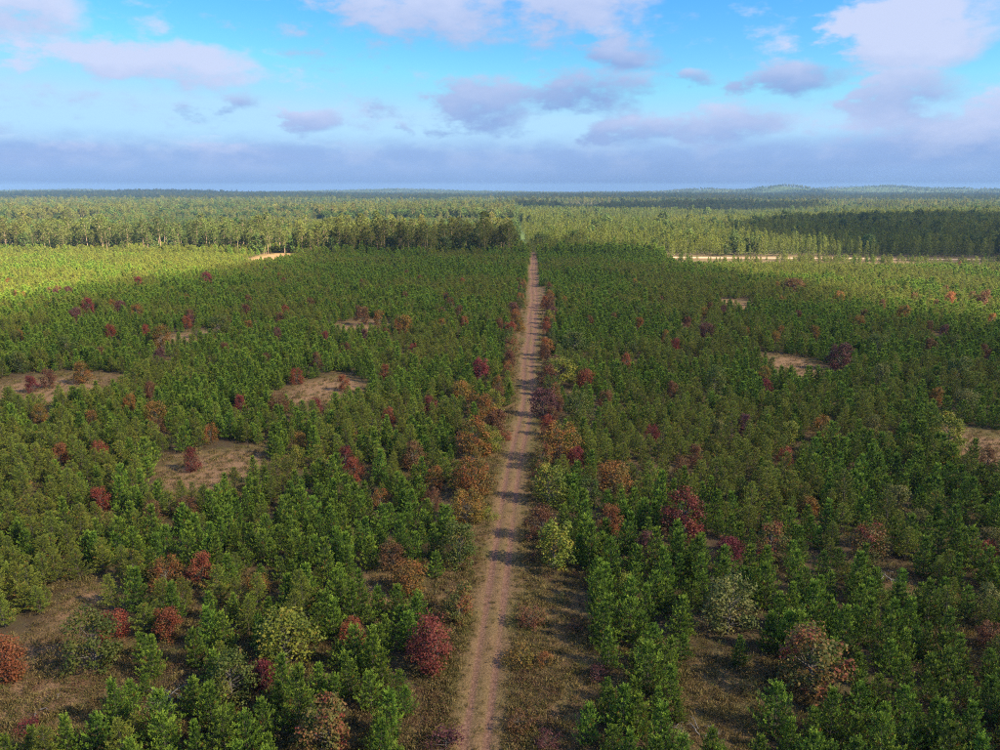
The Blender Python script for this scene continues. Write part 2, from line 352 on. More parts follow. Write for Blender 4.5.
# two-track: worn wheel ruts with a grassy crown between
ty = np.concatenate([np.arange(-20, 200, .8), np.arange(200, 505.5, 1.5)]); tu = np.array([-3.4, -2.6, -2.0, -1.55, -1.25, -.95, -.65, -.3, 0, .3, .65, .95, 1.25, 1.55, 2.0, 2.6, 3.4])
U, Y = np.meshgrid(tu, ty); x = (U + track_x(Y)).ravel(); y = Y.ravel(); u = U.ravel()
rut = np.exp(-((np.abs(u) - .82) / .36) ** 2)
edge = sstep(2.6, 3.4, np.abs(u))
z = base_z(x, y) + .025 - .10 * rut * (.6 + .8 * vnoise(x, y, 3, 5)) - .07 * edge + .05 * (fbm(x, y, 1.2, 9) - .5)
far = sstep(60, 260, y); worn = 1 - sstep(1.5, 2.7 + .5 * far, np.abs(u) + (fbm(x, y, 4, 6) - .5) * 1.6)
rutm = np.clip(rut * (.45 + .6 * vnoise(x, y, 7, 12)) + worn * (.10 + .40 * far) * (.5 + vnoise(x, y, 5, 14)), 0, 1)
nx, ny = len(tu), len(ty); i = np.arange(nx * ny).reshape(ny, nx)
f = np.stack([i[:-1, :-1].ravel(), i[:-1, 1:].ravel(), i[1:, 1:].ravel(), i[1:, :-1].ravel()], 1)
me = build_mesh('track', np.stack([x, y, z], 1), f, [M['track']], attrs=dict(open=np.ones_like(u) * .8, bare=worn * .6, wood=u * 0, rut=rutm, sand=u * 0), smooth=True)
tag(link(bpy.data.objects.new('track', me)), 'straight sandy two-rut track running through the pines', kind='structure')

rx_ = np.arange(80, 280, 2.0); rv = np.linspace(-4.2, 4.2, 13)
V, X = np.meshgrid(rv, rx_); x = X.ravel(); v = V.ravel(); y = SIDE_Y(x) + v
z = base_z(x, y) + .03 - .09 * sstep(3.3, 4.2, np.abs(v))
nx, ny = len(rv), len(rx_); i = np.arange(nx * ny).reshape(ny, nx)
f = np.stack([i[:-1, :-1].ravel(), i[1:, :-1].ravel(), i[1:, 1:].ravel(), i[:-1, 1:].ravel()], 1)
me = build_mesh('sand_road', np.stack([x, y, z], 1), f, [M['sand_road']], attrs=dict(open=v * 0 + 1, bare=v * 0 + 1, wood=v * 0, rut=v * 0 + .5, sand=1 - sstep(2.2, 4.0, np.abs(v) + 2.4 * (fbm(x, y, 18, 15) - .4))), smooth=True)
tag(link(bpy.data.objects.new('sand_road', me)), 'pale sand road crossing in front of the dense pine belt', kind='structure')

# ------------------------------------------------------------------ tree builders (arrays)
def unit(a): return a / np.maximum(np.linalg.norm(a, axis=-1, keepdims=True), 1e-9)

class Geo:
    def __init__(s): s.v = []; s.f = []; s.m = []; s.a = []; s.n = 0
    def add(s, v, f, m, a):
        s.v.append(v); s.f.append(f + s.n); s.m.append(np.full(len(f), m)); s.a.append(a); s.n += len(v)
    def tris(s, base, d, ln, w, m, leaf):
        """needle sprays: narrow at the twig, wide at the free end"""
        n = len(base); r = unit(rng.normal(size=(n, 3))); side = unit(np.cross(d, r))
        tip = base + d * ln[:, None]; w = w[:, None]
        v = np.stack([base, tip + side * w * .5, tip - side * w * .5], 1).reshape(-1, 3)
        s.add(v, np.arange(3 * n).reshape(-1, 3), m, np.repeat(leaf, 3))
    def leaves(s, c, nrm, size, m, leaf):
        n = len(c); r = unit(rng.normal(size=(n, 3))); a = unit(np.cross(nrm, r)); b = np.cross(nrm, a); sz = size[:, None]
        v = np.stack([c - a * sz * .5, c + b * sz * .36 + nrm * sz * .06, c + a * sz * .5, c - b * sz * .36 + nrm * sz * .06], 1).reshape(-1, 3)
        k = np.arange(n)[:, None] * 4
        s.add(v, np.concatenate([k + [0, 1, 2], k + [0, 2, 3]]), m, np.repeat(leaf, 4))
    def tube(s, pts, rad, m, k=5):
        pts = np.asarray(pts, float); rad = np.asarray(rad, float); t = unit(np.gradient(pts, axis=0))
        ref = np.array([1., .1, 0.]) if abs(t[0][0]) < .9 else np.array([0, 1., 0]); a = unit(np.cross(t, ref)); b = np.cross(t, a)
        an = np.arange(k) * 2 * math.pi / k
        v = (pts[:, None] + rad[:, None, None] * (np.cos(an)[None, :, None] * a[:, None] + np.sin(an)[None, :, None] * b[:, None])).reshape(-1, 3)
        f = []
        for i in range(len(pts) - 1):
            for j in range(k):
                p, q = i * k + j, i * k + (j + 1) % k
                f += [(p, q, q + k), (p, q + k, p + k)]
        s.add(v, np.array(f), m, np.full(len(v), .5))
    def arrays(s): return np.concatenate(s.v), np.concatenate(s.f), np.concatenate(s.m), np.concatenate(s.a)

def mesh_of(name, geos, mats):
    """one mesh from one or more (geo, material offset)"""
    V, Fc, Mi, A = [], [], [], []; n = 0
    for ge, off in geos:
        v, f, m, a = ge.arrays(); V.append(v); Fc.append(f + n); Mi.append(m + off); A.append(a); n += len(v)
    return build_mesh(name, np.concatenate(V), np.concatenate(Fc), mats, np.concatenate(Mi), dict(leaf=np.concatenate(A)))

def red_pine(H, rad):
    """young pine: whorls of up-swept boughs tipped with bottlebrush tufts, pointed leader"""
    t = Geo(); c = Geo(); lean = rng.normal(0, .03, 2); UP = np.array([0, 0, 1.])
    hs = np.linspace(0, H * .96, 7); t.tube(np.stack([hs * lean[0], hs * lean[1], hs - .15], 1), .07 * (1 - hs / H) + .012, 0)
    ecc = rng.uniform(0, 6.28); h = .15
    while h < H - .3:
        q = h / H; L = rad * min(1, .85 + q * 1.2) * (1 - q) ** 1.0 * rng.uniform(.84, 1.14) + .05
        nb = 6 if q < .6 else 5; a0 = rng.random() * 6.28
        for b in range(nb):
            a = a0 + b * 6.283 / nb + rng.normal(0, .17); l = L * rng.uniform(.72, 1.15) * (1 + .12 * math.cos(a - ecc)); e0 = .10 + .75 * q + rng.normal(0, .09)
            out = np.array([math.cos(a), math.sin(a), 0]); side = np.array([-math.sin(a), math.cos(a), 0]); p0 = np.array([h * lean[0], h * lean[1], h])
            def bp(s): return p0 + out * l * s * math.cos(e0) + UP * l * (s * math.sin(e0) + .3 * s * s)
            t.tube([bp(0), bp(.5), bp(.95)], [.02, .013, .006], 0, 3)
            m = 16; sc_ = rng.uniform(.08, .7, m); pc = np.array([bp(v) for v in sc_]) + side * rng.normal(0, .16 * l, (m, 1))
            c.tris(pc, unit(out * .5 + UP * .5 + rng.normal(0, .6, (m, 3))), rng.uniform(.16, .28, m), rng.uniform(.06, .10, m), 0, rng.uniform(.0, .35, m))
            k = max(2, int(round(l / .36)))
            for j in range(k):
                s = (j + 1) / k
                for sgn in ((0,) if s > .99 else (-1, 1)):
                    p = bp(s * rng.uniform(.92, 1.03)) + side * sgn * (l * .42 * (1.12 - s) * rng.uniform(.5, 1.1)); d = unit(out * .4 + side * sgn * .35 + UP * .9 + rng.normal(0, .14, 3))
                    n = 24; st = rng.uniform(-.06, .36, n)[:, None]; dd = unit(d * .95 + rng.normal(0, .36, (n, 3)))
                    inner = s < .5 and .3 < q < .85 and rng.random() < .16
                    lf = np.clip(rng.normal(.20 + .48 * s, .22) + rng.normal(0, .06, n) + .5 * (st[:, 0] - .1), 0, 1)  # lighter towards tips: new growth, with light contrast painted in
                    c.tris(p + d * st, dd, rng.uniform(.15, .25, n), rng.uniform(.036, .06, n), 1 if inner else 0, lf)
        h += rng.uniform(.50, .66)
    top = np.array([H * lean[0], H * lean[1], H - .55]); n = 70; d = unit(UP * .9 + rng.normal(0, .34, (n, 3)))
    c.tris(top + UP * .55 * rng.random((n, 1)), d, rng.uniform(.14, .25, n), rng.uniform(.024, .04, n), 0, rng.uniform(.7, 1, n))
    return t, c

def jack_pine(H, rad):
    t = Geo(); c = Geo(); lean = rng.normal(0, .06, 2)
    hs = np.linspace(0, H * .97, 7); wob = rng.normal(0, .05, (7, 2)); wob[0] = 0
    tp = np.stack([hs * lean[0] + wob[:, 0], hs * lean[1] + wob[:, 1], hs - .15], 1); t.tube(tp, .07 * (1 - hs / H) + .012, 0)
    nb = int(13 * H)
    for b in range(nb):
        q = (b + rng.random()) / nb; h = .15 + q * (H - .35); a = b * 2.399 + rng.normal(0, .4)
        l = rad * min(1, .85 + 1.0 * q) * (1 - q) ** .7 * rng.uniform(.6, 1.25) + .16; e0 = .3 + .5 * q + rng.normal(0, .14)
        out = np.array([math.cos(a), math.sin(a), 0]); side = np.array([-math.sin(a), math.cos(a), 0]); p0 = np.array([np.interp(h, hs, tp[:, 0]), np.interp(h, hs, tp[:, 1]), h])
        def bp(s): return p0 + out * l * s * math.cos(e0) + np.array([0, 0, 1]) * l * (s * math.sin(e0) + .18 * s * s)
        t.tube([bp(0), bp(.5), bp(1)], [.02, .012, .005], 0, 3)
        twigs = [(bp(.3), bp(1.05))]
        for s in np.arange(.3, .95, .17):
            sg = rng.choice([-1, 1]); d = unit(out * .8 + side * sg * .75 + np.array([0, 0, .5]) + rng.normal(0, .15, 3)); tl = l * (1.1 - s) * rng.uniform(.4, .7) + .1
            twigs.append((bp(s), bp(s) + d * tl))
        for p, e in twigs:
            n = max(6, int(np.linalg.norm(e - p) / .030)); s = rng.random((n, 1)); d = unit(e - p)
            dd = unit(d * .85 + rng.normal(0, .48, (n, 3)) + np.array([0, 0, .15]))
            inner = rng.random() < .02
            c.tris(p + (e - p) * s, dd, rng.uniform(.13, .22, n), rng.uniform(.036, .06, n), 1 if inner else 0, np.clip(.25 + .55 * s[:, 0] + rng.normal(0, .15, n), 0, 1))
    return t, c

def oak(H, rad, nl, lobes=17, size=.23, low=.08, squash=1.0):
    """spreading tree: limbs ending in ragged leaf sprays of uneven size, gaps between them"""
    t = Geo(); c = Geo(); cen = []; ea, eb = rng.uniform(0, 6.28), rng.uniform(.1, .28)
    for i in range(lobes):
        z = low * H + (H * .93 - low * H) * ((i + rng.random()) / lobes); q = z / H; a = i * 2.399 + rng.normal(0, .45)
        rr = rad * math.sqrt(max(.04, 1 - ((q - .38) / .66) ** 2)) * (1 + eb * math.cos(a - ea)) * rng.uniform(.72, 1.12); lr = rad * rng.uniform(.20, .40); d = max(0, rr - lr * .8) * rng.uniform(.75, 1)
        cen.append((np.array([math.cos(a) * d, math.sin(a) * d, z]), lr))
    tot = sum(r * r for _, r in cen)
    t.tube([(0, 0, -.2), (.03, .02, H * .3), (.0, .06, H * .62)], np.array([.10, .075, .04]) * H / 4, 0)
    for p, r in cen:
        n = int(nl * r * r / tot); tone = rng.normal(0, .2); d = unit(rng.normal(size=(n, 3)) + np.array([0, 0, .25])); pos = p + d * (r * (.25 + .85 * rng.random((n, 1)) ** .7)) * np.array([1.1, 1.1, .8 * squash])
        pos += rng.normal(0, .07 * rad / 2, (n, 3)); pos[:, 2] = np.maximum(pos[:, 2], .06)
        c.leaves(pos, unit(d * .7 + rng.normal(0, .6, (n, 3)) + np.array([0, 0, .45])), rng.uniform(.6, 1.3, n) * size, 0, np.clip(rng.normal(.5 + tone, .24, n), 0, 1))
        zs = min(p[2] * .6, H * .5); t.tube([(0, 0, zs), p * .55 + np.array([0, 0, zs * .45]), p + np.array([0, 0, .1])], np.array([.04, .026, .008]) * H / 4, 0, 4)
    return t, c

def tall_pine(H, rad, cb, n_cl, tris):
    """mature pine: clear stem, ragged tiered crown of needle clumps"""
    t = Geo(); c = Geo(); lean = rng.normal(0, .015, 2); hs = np.linspace(0, H * .95, 6)
    t.tube(np.stack([hs * lean[0], hs * lean[1], hs - .3], 1), .17 * (1 - hs / H) + .03, 0, 5)
    for i in range(n_cl):
        q = (i + rng.random()) / n_cl; h = H * (cb + (1 - cb) * q); a = i * 2.399 + rng.normal(0, .3)
        l = rad * (min(1, .45 + 1.6 * q)) * (1 - q) ** .5 * rng.uniform(.5, 1.2); p = np.array([h * lean[0] + math.cos(a) * l * .75, h * lean[1] + math.sin(a) * l * .75, h + .25 * l])
        t.tube([(h * lean[0], h * lean[1], h - .2), p], [.05, .02], 0, 3)
        r = .42 * l + .45; d = unit(rng.normal(size=(tris, 3)) + np.array([math.cos(a) * .3, math.sin(a) * .3, .5])); pos = p + d * r * rng.uniform(.1, .6, (tris, 1)) * np.array([1, 1, .55])
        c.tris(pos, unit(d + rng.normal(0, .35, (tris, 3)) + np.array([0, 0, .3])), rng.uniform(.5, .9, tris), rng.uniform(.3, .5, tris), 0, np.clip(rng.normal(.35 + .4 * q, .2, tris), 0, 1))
    return t, c

def spire_pine(H, rad, n_cl, tris, cb=.06):
    """dense plantation conifer, foliage nearly to the ground"""
    t = Geo(); c = Geo(); hs = np.linspace(0, H * .96, 4); t.tube(np.stack([hs * 0, hs * 0, hs - .3], 1), .12 * (1 - hs / H) + .02, 0, 5)
    for i in range(n_cl):
        q = (i + rng.random()) / n_cl; h = H * (cb + (.97 - cb) * q); a = i * 2.399 + rng.normal(0, .3); l = rad * min(1, .7 + q) * (1 - q) ** .7 * rng.uniform(.65, 1.15) + .15
        p = np.array([math.cos(a) * l * .65, math.sin(a) * l * .65, h]); r = .45 * l + .3
        d = unit(rng.normal(size=(tris, 3)) + np.array([math.cos(a) * .5, math.sin(a) * .5, .6]))
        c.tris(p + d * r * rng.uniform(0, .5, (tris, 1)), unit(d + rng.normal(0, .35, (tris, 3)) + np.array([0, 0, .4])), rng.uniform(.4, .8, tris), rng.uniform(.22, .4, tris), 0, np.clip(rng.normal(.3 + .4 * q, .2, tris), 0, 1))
    return t, c

forms = {}
def make_forms(kind, makers, crown_mats, bark):
    out = []
    for i, (t, c) in enumerate(makers):
        out.append(dict(trunk=mesh_of(kind + '_trunk', [(t, 0)], [bark]), crown=mesh_of(kind + '_crown', [(c, 0)], crown_mats),
                        whole=mesh_of(kind, [(c, 0), (t, len(crown_mats))], crown_mats + [bark])))
    forms[kind] = out

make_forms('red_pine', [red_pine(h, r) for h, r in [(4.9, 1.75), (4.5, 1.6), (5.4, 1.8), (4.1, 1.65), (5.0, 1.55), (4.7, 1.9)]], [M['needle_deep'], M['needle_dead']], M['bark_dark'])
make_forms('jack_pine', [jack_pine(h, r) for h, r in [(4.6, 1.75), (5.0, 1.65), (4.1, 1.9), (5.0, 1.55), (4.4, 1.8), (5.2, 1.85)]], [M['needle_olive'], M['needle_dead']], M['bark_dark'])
make_forms('oak', [oak(4.0, 2.2, 3200, 30, .19), oak(4.4, 2.0, 3000, 26, .19), oak(3.6, 2.2, 3000, 32, .19), oak(4.6, 2.1, 3200, 34, .19), oak(4.2, 2.3, 2900, 24, .19), oak(4.3, 1.8, 2600, 22, .19)], [M['oak_red']], M['bark_grey'])
make_forms('shrub', [oak(1.7, 1.3, 900, 16, .13, .06), oak(1.4, 1.4, 800, 14, .13, .06), oak(1.9, 1.2, 900, 18, .13, .06)], [M['oak_rust']], M['bark_grey'])
make_forms('tall_pine', [tall_pine(16, 4.2, .42, 24, 28), tall_pine(17.5, 3.8, .48, 24, 28), tall_pine(15, 4.6, .36, 26, 28), tall_pine(16.5, 3.6, .45, 22, 28)], [M['far_pine']], M['bark_tan'])
make_forms('broadleaf', [oak(13, 5.2, 900, 24, .95, .22), oak(11.5, 5.6, 900, 26, .95, .2), oak(14, 4.8, 900, 26, .95, .25)], [M['far_leaf']], M['bark_grey'])
make_forms('spire_pine', [spire_pine(12.5, 2.7, 26, 22), spire_pine(11.5, 2.5, 24, 22), spire_pine(13.2, 2.8, 26, 22), spire_pine(12, 2.3, 24, 22)], [M['plant_pine']], M['bark_grey'])

# ------------------------------------------------------------------ scattering of uncountable growth
def scatter(name, label, pts, idx, scl, sources, tilt=.05):
    """one stuff object: instances of the sources on a cloud of points"""
    n = len(pts); me = bpy.data.meshes.new(name); me.vertices.add(n); me.vertices.foreach_set('co', np.asarray(pts, np.float32).ravel())
    rot = np.stack([rng.normal(0, tilt, n), rng.normal(0, tilt, n), rng.random(n) * 6.283], 1)
    a = me.attributes.new('turn', 'FLOAT_VECTOR', 'POINT'); a.data.foreach_set('vector', rot.astype(np.float32).ravel())
    a = me.attributes.new('size', 'FLOAT', 'POINT'); a.data.foreach_set('value', np.asarray(scl, np.float32))
    a = me.attributes.new('form', 'INT', 'POINT'); a.data.foreach_set('value', np.asarray(idx, np.int32))
    coll = bpy.data.collections.new(name + '_forms')
    for i, sm in enumerate(sources):
        coll.objects.link(bpy.data.objects.new('%s_form_%02d' % (name, i), sm))
    ng = bpy.data.node_groups.new(name, 'GeometryNodeTree')
    ng.interface.new_socket('Geometry', in_out='INPUT', socket_type='NodeSocketGeometry'); ng.interface.new_socket('Geometry', in_out='OUTPUT', socket_type='NodeSocketGeometry')
    N = ng.nodes.new; L = ng.links.new; gi = N('NodeGroupInput'); go = N('NodeGroupOutput')
    ip = N('GeometryNodeInstanceOnPoints'); ci = N('GeometryNodeCollectionInfo'); ci.inputs[0].default_value = coll; ci.inputs['Separate Children'].default_value = True; ci.inputs['Reset Children'].default_value = True
    def na(nm, ty):
        q = N('GeometryNodeInputNamedAttribute'); q.data_type = ty; q.inputs[0].default_value = nm; return q.outputs[0]
    L(gi.outputs[0], ip.inputs['Points']); L(ci.outputs[0], ip.inputs['Instance']); ip.inputs['Pick Instance'].default_value = True
    L(na('form', 'INT'), ip.inputs['Instance Index']); L(na('turn', 'FLOAT_VECTOR'), ip.inputs['Rotation']); L(na('size', 'FLOAT'), ip.inputs['Scale']); L(ip.outputs[0], go.inputs[0])
    o = link(bpy.data.objects.new(name, me)); md = o.modifiers.new('scatter', 'NODES'); md.node_group = ng
    return tag(o, label, kind='stuff')

# ------------------------------------------------------------------ oaks and shrubs, one by one
# photo x, y of the crown's middle, crown width in photo pixels, colour, label (or None: worded from its neighbours), short name used by neighbours
OAKS = [
 (4, 652, 52, 'red', 'red-orange oak at the left edge, standing on the bare clearing', 'the red-orange oak on the left clearing'),
 (92, 636, 56, 'green', 'green and gold oak at the back corner of the left clearing', 'the green-gold oak behind the left clearing'),
 (284, 640, 74, 'yellow', 'large yellow-green oak, biggest of the oaks at bottom left', 'the large yellow-green oak at bottom left'),
 (230, 676, 54, 'green', 'green oak with gold tints leaning against the large yellow-green oak', 'the green oak beside the large yellow-green one'),
 (351, 634, 28, 'red', 'small salmon-red oak rising among red pines left of the crimson oak', 'the salmon-red oak'),
 (328, 727, 58, 'mixed', 'green and pink oak at the bottom edge left of the track', 'the green and pink oak at the bottom edge'),
 (432, 646, 58, 'crimson', 'large crimson oak close to the left side of the track', 'the large crimson oak by the track'),
 (459, 604, 36, 'mixed', 'red and green oak touching the left verge above the crimson oak', 'the red and green oak on the left verge'),
 (410, 580, 44, 'orange', 'brown and orange oak left of the verge, beside a bare patch', 'the brown and orange oak left of the verge'),
 (460, 545, 46, 'green', 'round dull green oak with bronze leaves left of the track', 'the round bronze-green oak left of the track'),
 (470, 480, 46, 'orange', 'broad orange-red and gold oak at the left edge of the track', 'the broad orange oak left of the track'),
 (554, 546, 44, 'yellow', 'round yellow oak right of the track', 'the round yellow oak right of the track'),
 (549, 486, 42, 'yellow', 'yellow-green oak with red leaf edges on the right verge', 'the yellow-green oak on the right verge'),
 (590, 492, 26, 'green', 'small olive oak just right of the yellow-green verge oak', 'the small olive oak near the right verge'),
 (612, 479, 42, 'orange', 'orange and green oak behind the brick-red oak right of the track', 'the orange and green oak right of the track'),
 (611, 520, 30, 'red', 'brick-red oak right of the track, below the orange one', 'the brick-red oak right of the track'),
 (560, 437, 46, 'orange', 'big orange-red oak crowding the right side of the track', 'the big orange-red oak right of the track'),
 (577, 456, 20, 'crimson', 'small crimson oak tucked under the big orange-red oak', 'the small crimson oak under the orange-red one'),
 (543, 396, 30, 'plum', 'dark plum-red oak overhanging the right edge of the track', 'the dark plum oak at the track edge'),
 (558, 364, 36, 'yellow', 'spreading yellow-green oak right of the track, above the plum oak', 'the spreading yellow-green oak above the plum one'),
 (586, 374, 22, 'red', 'dark red oak between the yellow-green and olive oaks right of the track', 'the dark red oak beside the yellow-green one'),
 (575, 337, 34, 'green', 'large olive-green oak behind the spreading yellow-green oak', 'the large olive oak right of the upper track'),
 (577, 400, 34, 'green', 'olive oak with orange tints right of the dark plum oak', 'the olive oak right of the plum oak'),
 (480, 364, 20, 'crimson', 'bright crimson round oak left of the upper track', 'the bright crimson oak left of the upper track'),
 (482, 400, 26, 'orange', 'orange-brown oak left of the track, near the crimson round oak', 'the orange-brown oak left of the track'),
 (476, 432, 34, 'orange', 'tawny orange oak left of the track behind the broad orange oak', 'the tawny oak left of the track'),
 (461, 386, 26, 'orange', 'small copper oak left of the orange-brown oak', 'the small copper oak'),
 (412, 452, 28, 'rust', 'rust-brown oak among green pines well left of the track', 'the rust-brown oak left of the track'),
 (432, 500, 24, 'rust', 'rusty pink oak left of the round bronze-green oak', 'the rusty pink oak'),
 (436, 480, 14, 'orange', 'small bright orange oak left of the broad orange oak', 'the small bright orange oak'),
 (628, 590, 32, 'yellow', 'upright yellow-orange oak in the right foreground pines', 'the upright yellow-orange oak'),
 (685, 515, 44, 'crimson', 'crimson oak spreading among pines right of the brick-red oak', 'the crimson oak in the right half'),
 (730, 551, 34, 'crimson', 'dusky crimson oak right of and below the larger crimson oak', 'the dusky crimson oak'),
 (771, 540, 38, 'mixed', 'pinkish-orange upright oak right of the two crimson oaks', 'the pinkish-orange oak'),
 (868, 542, 46, 'mixed', 'pink and gold oak in the right half, with bare soil below', 'the pink and gold oak'),
 (898, 500, 28, 'pale', 'pale fawn oak behind the pink and gold oak', 'the pale fawn oak'),
 (730, 606, 60, 'pale', 'broad green oak with pale gold leaf tips in the right foreground', 'the broad pale-gold oak'),
 (812, 662, 74, 'mixed', 'largest red and green oak at the bottom right', 'the largest red and green oak at bottom right'),
 (990, 540, 30, 'pale', 'pale olive oak at the right edge of the picture', 'the pale olive oak at the right edge'),
 (988, 555, 18, 'red', 'small pinkish-red oak low at the right edge', 'the small pink-red oak at the right edge'),
 (165, 570, 40, 'orange', 'olive and orange oak among the left foreground pine rows', 'the olive and orange oak in the left rows'),
 (202, 566, 24, 'red', 'brick-orange oak joined to the right of the olive and orange oak', 'the brick-orange oak in the left rows'),
 (190, 456, 18, 'crimson', 'small red oak at the left rim of the middle clearing', 'the small red oak by the middle clearing'),
 (950, 428, 34, 'yellow', 'broad golden-olive oak beside the right-hand clearing', 'the golden-olive oak by the right clearing'),
 (965, 398, 28, 'pale', 'pale olive oak behind the golden-olive oak by the right clearing', 'the pale oak behind the golden-olive one'),
 (988, 462, 24, 'rust', 'dark rust oak at the right clearing near the picture edge', 'the rust oak on the right clearing'),
 (822, 424, 26, 'orange', 'brown-orange oak in the right half left of the clearing', 'the brown-orange oak in the right half'),
 (790, 430, 22, 'yellow', 'golden oak left of the brown-orange oak in the right half', 'the golden oak in the right half'),
 (715, 374, 28, 'green', 'tall light green oak in the middle of the right half', 'the light green oak in the right half'),
 (840, 352, 26, 'plum', 'dark maroon oak at the small clearing in the right half', 'the maroon oak by the small right clearing'),
 (706, 327, 20, 'plum', 'dusty pink-brown round oak in the upper right plantation', 'the dusty pink oak'),
 (80, 368, 22, 'orange', 'bright orange oak on the bare strip at far left', 'the bright orange oak on the far left strip'),
 (48, 374, 18, 'rust', 'dark rust oak on the far left bare strip', 'the dark rust oak on the far left strip'),
 (30, 381, 11, 'crimson', 'small crimson oak at the left end of the bare strip', 'the small crimson oak on the far left strip'),
 (296, 372, 14, 'red', 'upright red oak at the left rim of the upper middle clearing', 'the upright red oak at the upper middle clearing'),
 (343, 378, 10, 'red', 'small lone red oak standing inside the upper middle clearing', 'the lone red oak in the upper middle clearing'),
 (315, 403, 16, 'crimson', 'crimson oak in front of the upper middle clearing', 'the crimson oak before the upper middle clearing'),
 (240, 400, 15, 'crimson', 'crimson oak left of the rust oak near the upper middle clearing', 'the crimson oak left of the upper middle clearing'),
 (278, 400, 24, 'rust', 'brown oak between two crimson oaks near the upper middle clearing', 'the brown oak near the upper middle clearing'),
 (363, 311, 16, 'rust', 'dark rust oak behind the pale far clearing left of the track', 'the rust oak at the pale far clearing'),
 (379, 313, 15, 'orange', 'tawny oak joined to the rust oak at the pale far clearing', 'the tawny oak at the pale far clearing'),
 (794, 283, 22, 'rust', 'dark brown oak in the sunlit far right plantation', 'the dark brown oak in the far right plantation'),
]
OAKS2 = [(155, 408, 24, 'orange'), (157, 424, 18, 'rust'), (130, 399, 12, 'orange'), (91, 416, 14, 'orange'), (99, 447, 16, 'red'), (186, 320, 11, 'red'), (145, 328, 11, 'red'),
 (160, 331, 19, 'orange'), (120, 305, 14, 'plum'), (136, 309, 15, 'orange'), (110, 328, 13, 'red'), (160, 352, 13, 'plum'), (18, 357, 22, 'green'), (65, 341, 20, 'green'),
 (18, 333, 9, 'orange'), (385, 368, 10, 'red'), (388, 413, 13, 'red'), (325, 334, 8, 'crimson'), (246, 308, 13, 'rust'), (217, 321, 22, 'green'), (266, 357, 12, 'rust'), (316, 357, 14, 'rust'),
 (413, 346, 12, 'crimson'), (404, 320, 20, 'orange'), (459, 309, 14, 'rust'), (547, 320, 7, 'red'), (676, 342, 9, 'crimson'), (627, 357, 14, 'red'), (634, 347, 13, 'green'),
 (672, 386, 14, 'rust'), (606, 394, 15, 'rust'), (765, 371, 14, 'orange'), (766, 384, 9, 'crimson'), (745, 421, 16, 'plum'), (652, 433, 16, 'crimson'), (718, 428, 18, 'pale'),
 (878, 342, 22, 'green'), (958, 367, 28, 'green'), (874, 423, 16, 'pale'), (882, 372, 22, 'pale'), (840, 294, 14, 'orange'), (905, 311, 15, 'orange'), (950, 296, 15, 'red'), (984, 296, 15, 'rust'),
 (68, 289, 11, 'plum'), (88, 303, 16, 'crimson'), (58, 288, 10, 'rust'), (138, 280, 10, 'crimson'), (190, 313, 10, 'rust'), (206, 276, 13, 'crimson'), (76, 312, 14, 'plum'), (390, 283, 7, 'red'),
 (405, 293, 7, 'rust'), (362, 281, 8, 'rust'), (450, 300, 8, 'rust'), (430, 400, 9, 'crimson'), (150, 386, 8, 'rust'), (565, 300, 9, 'orange'), (590, 318, 9, 'rust'), (640, 320, 9, 'orange'),
 (690, 345, 10, 'yellow'), (745, 330, 9, 'orange'), (776, 335, 10, 'orange'), (815, 330, 12, 'orange'), (860, 320, 14, 'orange'), (930, 345, 16, 'rust'), (955, 340, 12, 'green'), (985, 350, 12, 'rust'),
 (680, 470, 14, 'rust'), (695, 458, 12, 'rust'), (785, 455, 10, 'red'), (938, 395, 14, 'orange'), (810, 508, 16, 'orange'), (648, 545, 18, 'plum'), (920, 520, 12, 'pale'), (985, 600, 18, 'pale'),
 (990, 640, 18, 'rust'), (168, 622, 16, 'red'), (115, 620, 10, 'red'), (393, 558, 14, 'rust'), (262, 676, 12, 'crimson'), (545, 300, 6, 'rust'), (310, 300, 10, 'rust'), (280, 315, 10, 'rust'),
 (345, 345, 10, 'rust'), (225, 345, 10, 'rust'), (100, 350, 9, 'rust'), (40, 410, 10, 'orange'), (210, 430, 9, 'orange'), (60, 450, 9, 'red'), (300, 440, 9, 'orange'), (355, 470, 10, 'red'),
 (296, 458, 10, 'yellow'), (345, 455, 8, 'crimson'), (380, 500, 10, 'orange'), (152, 512, 12, 'rust'), (185, 506, 14, 'rust'), (100, 498, 8, 'red'), (255, 585, 10, 'orange')]
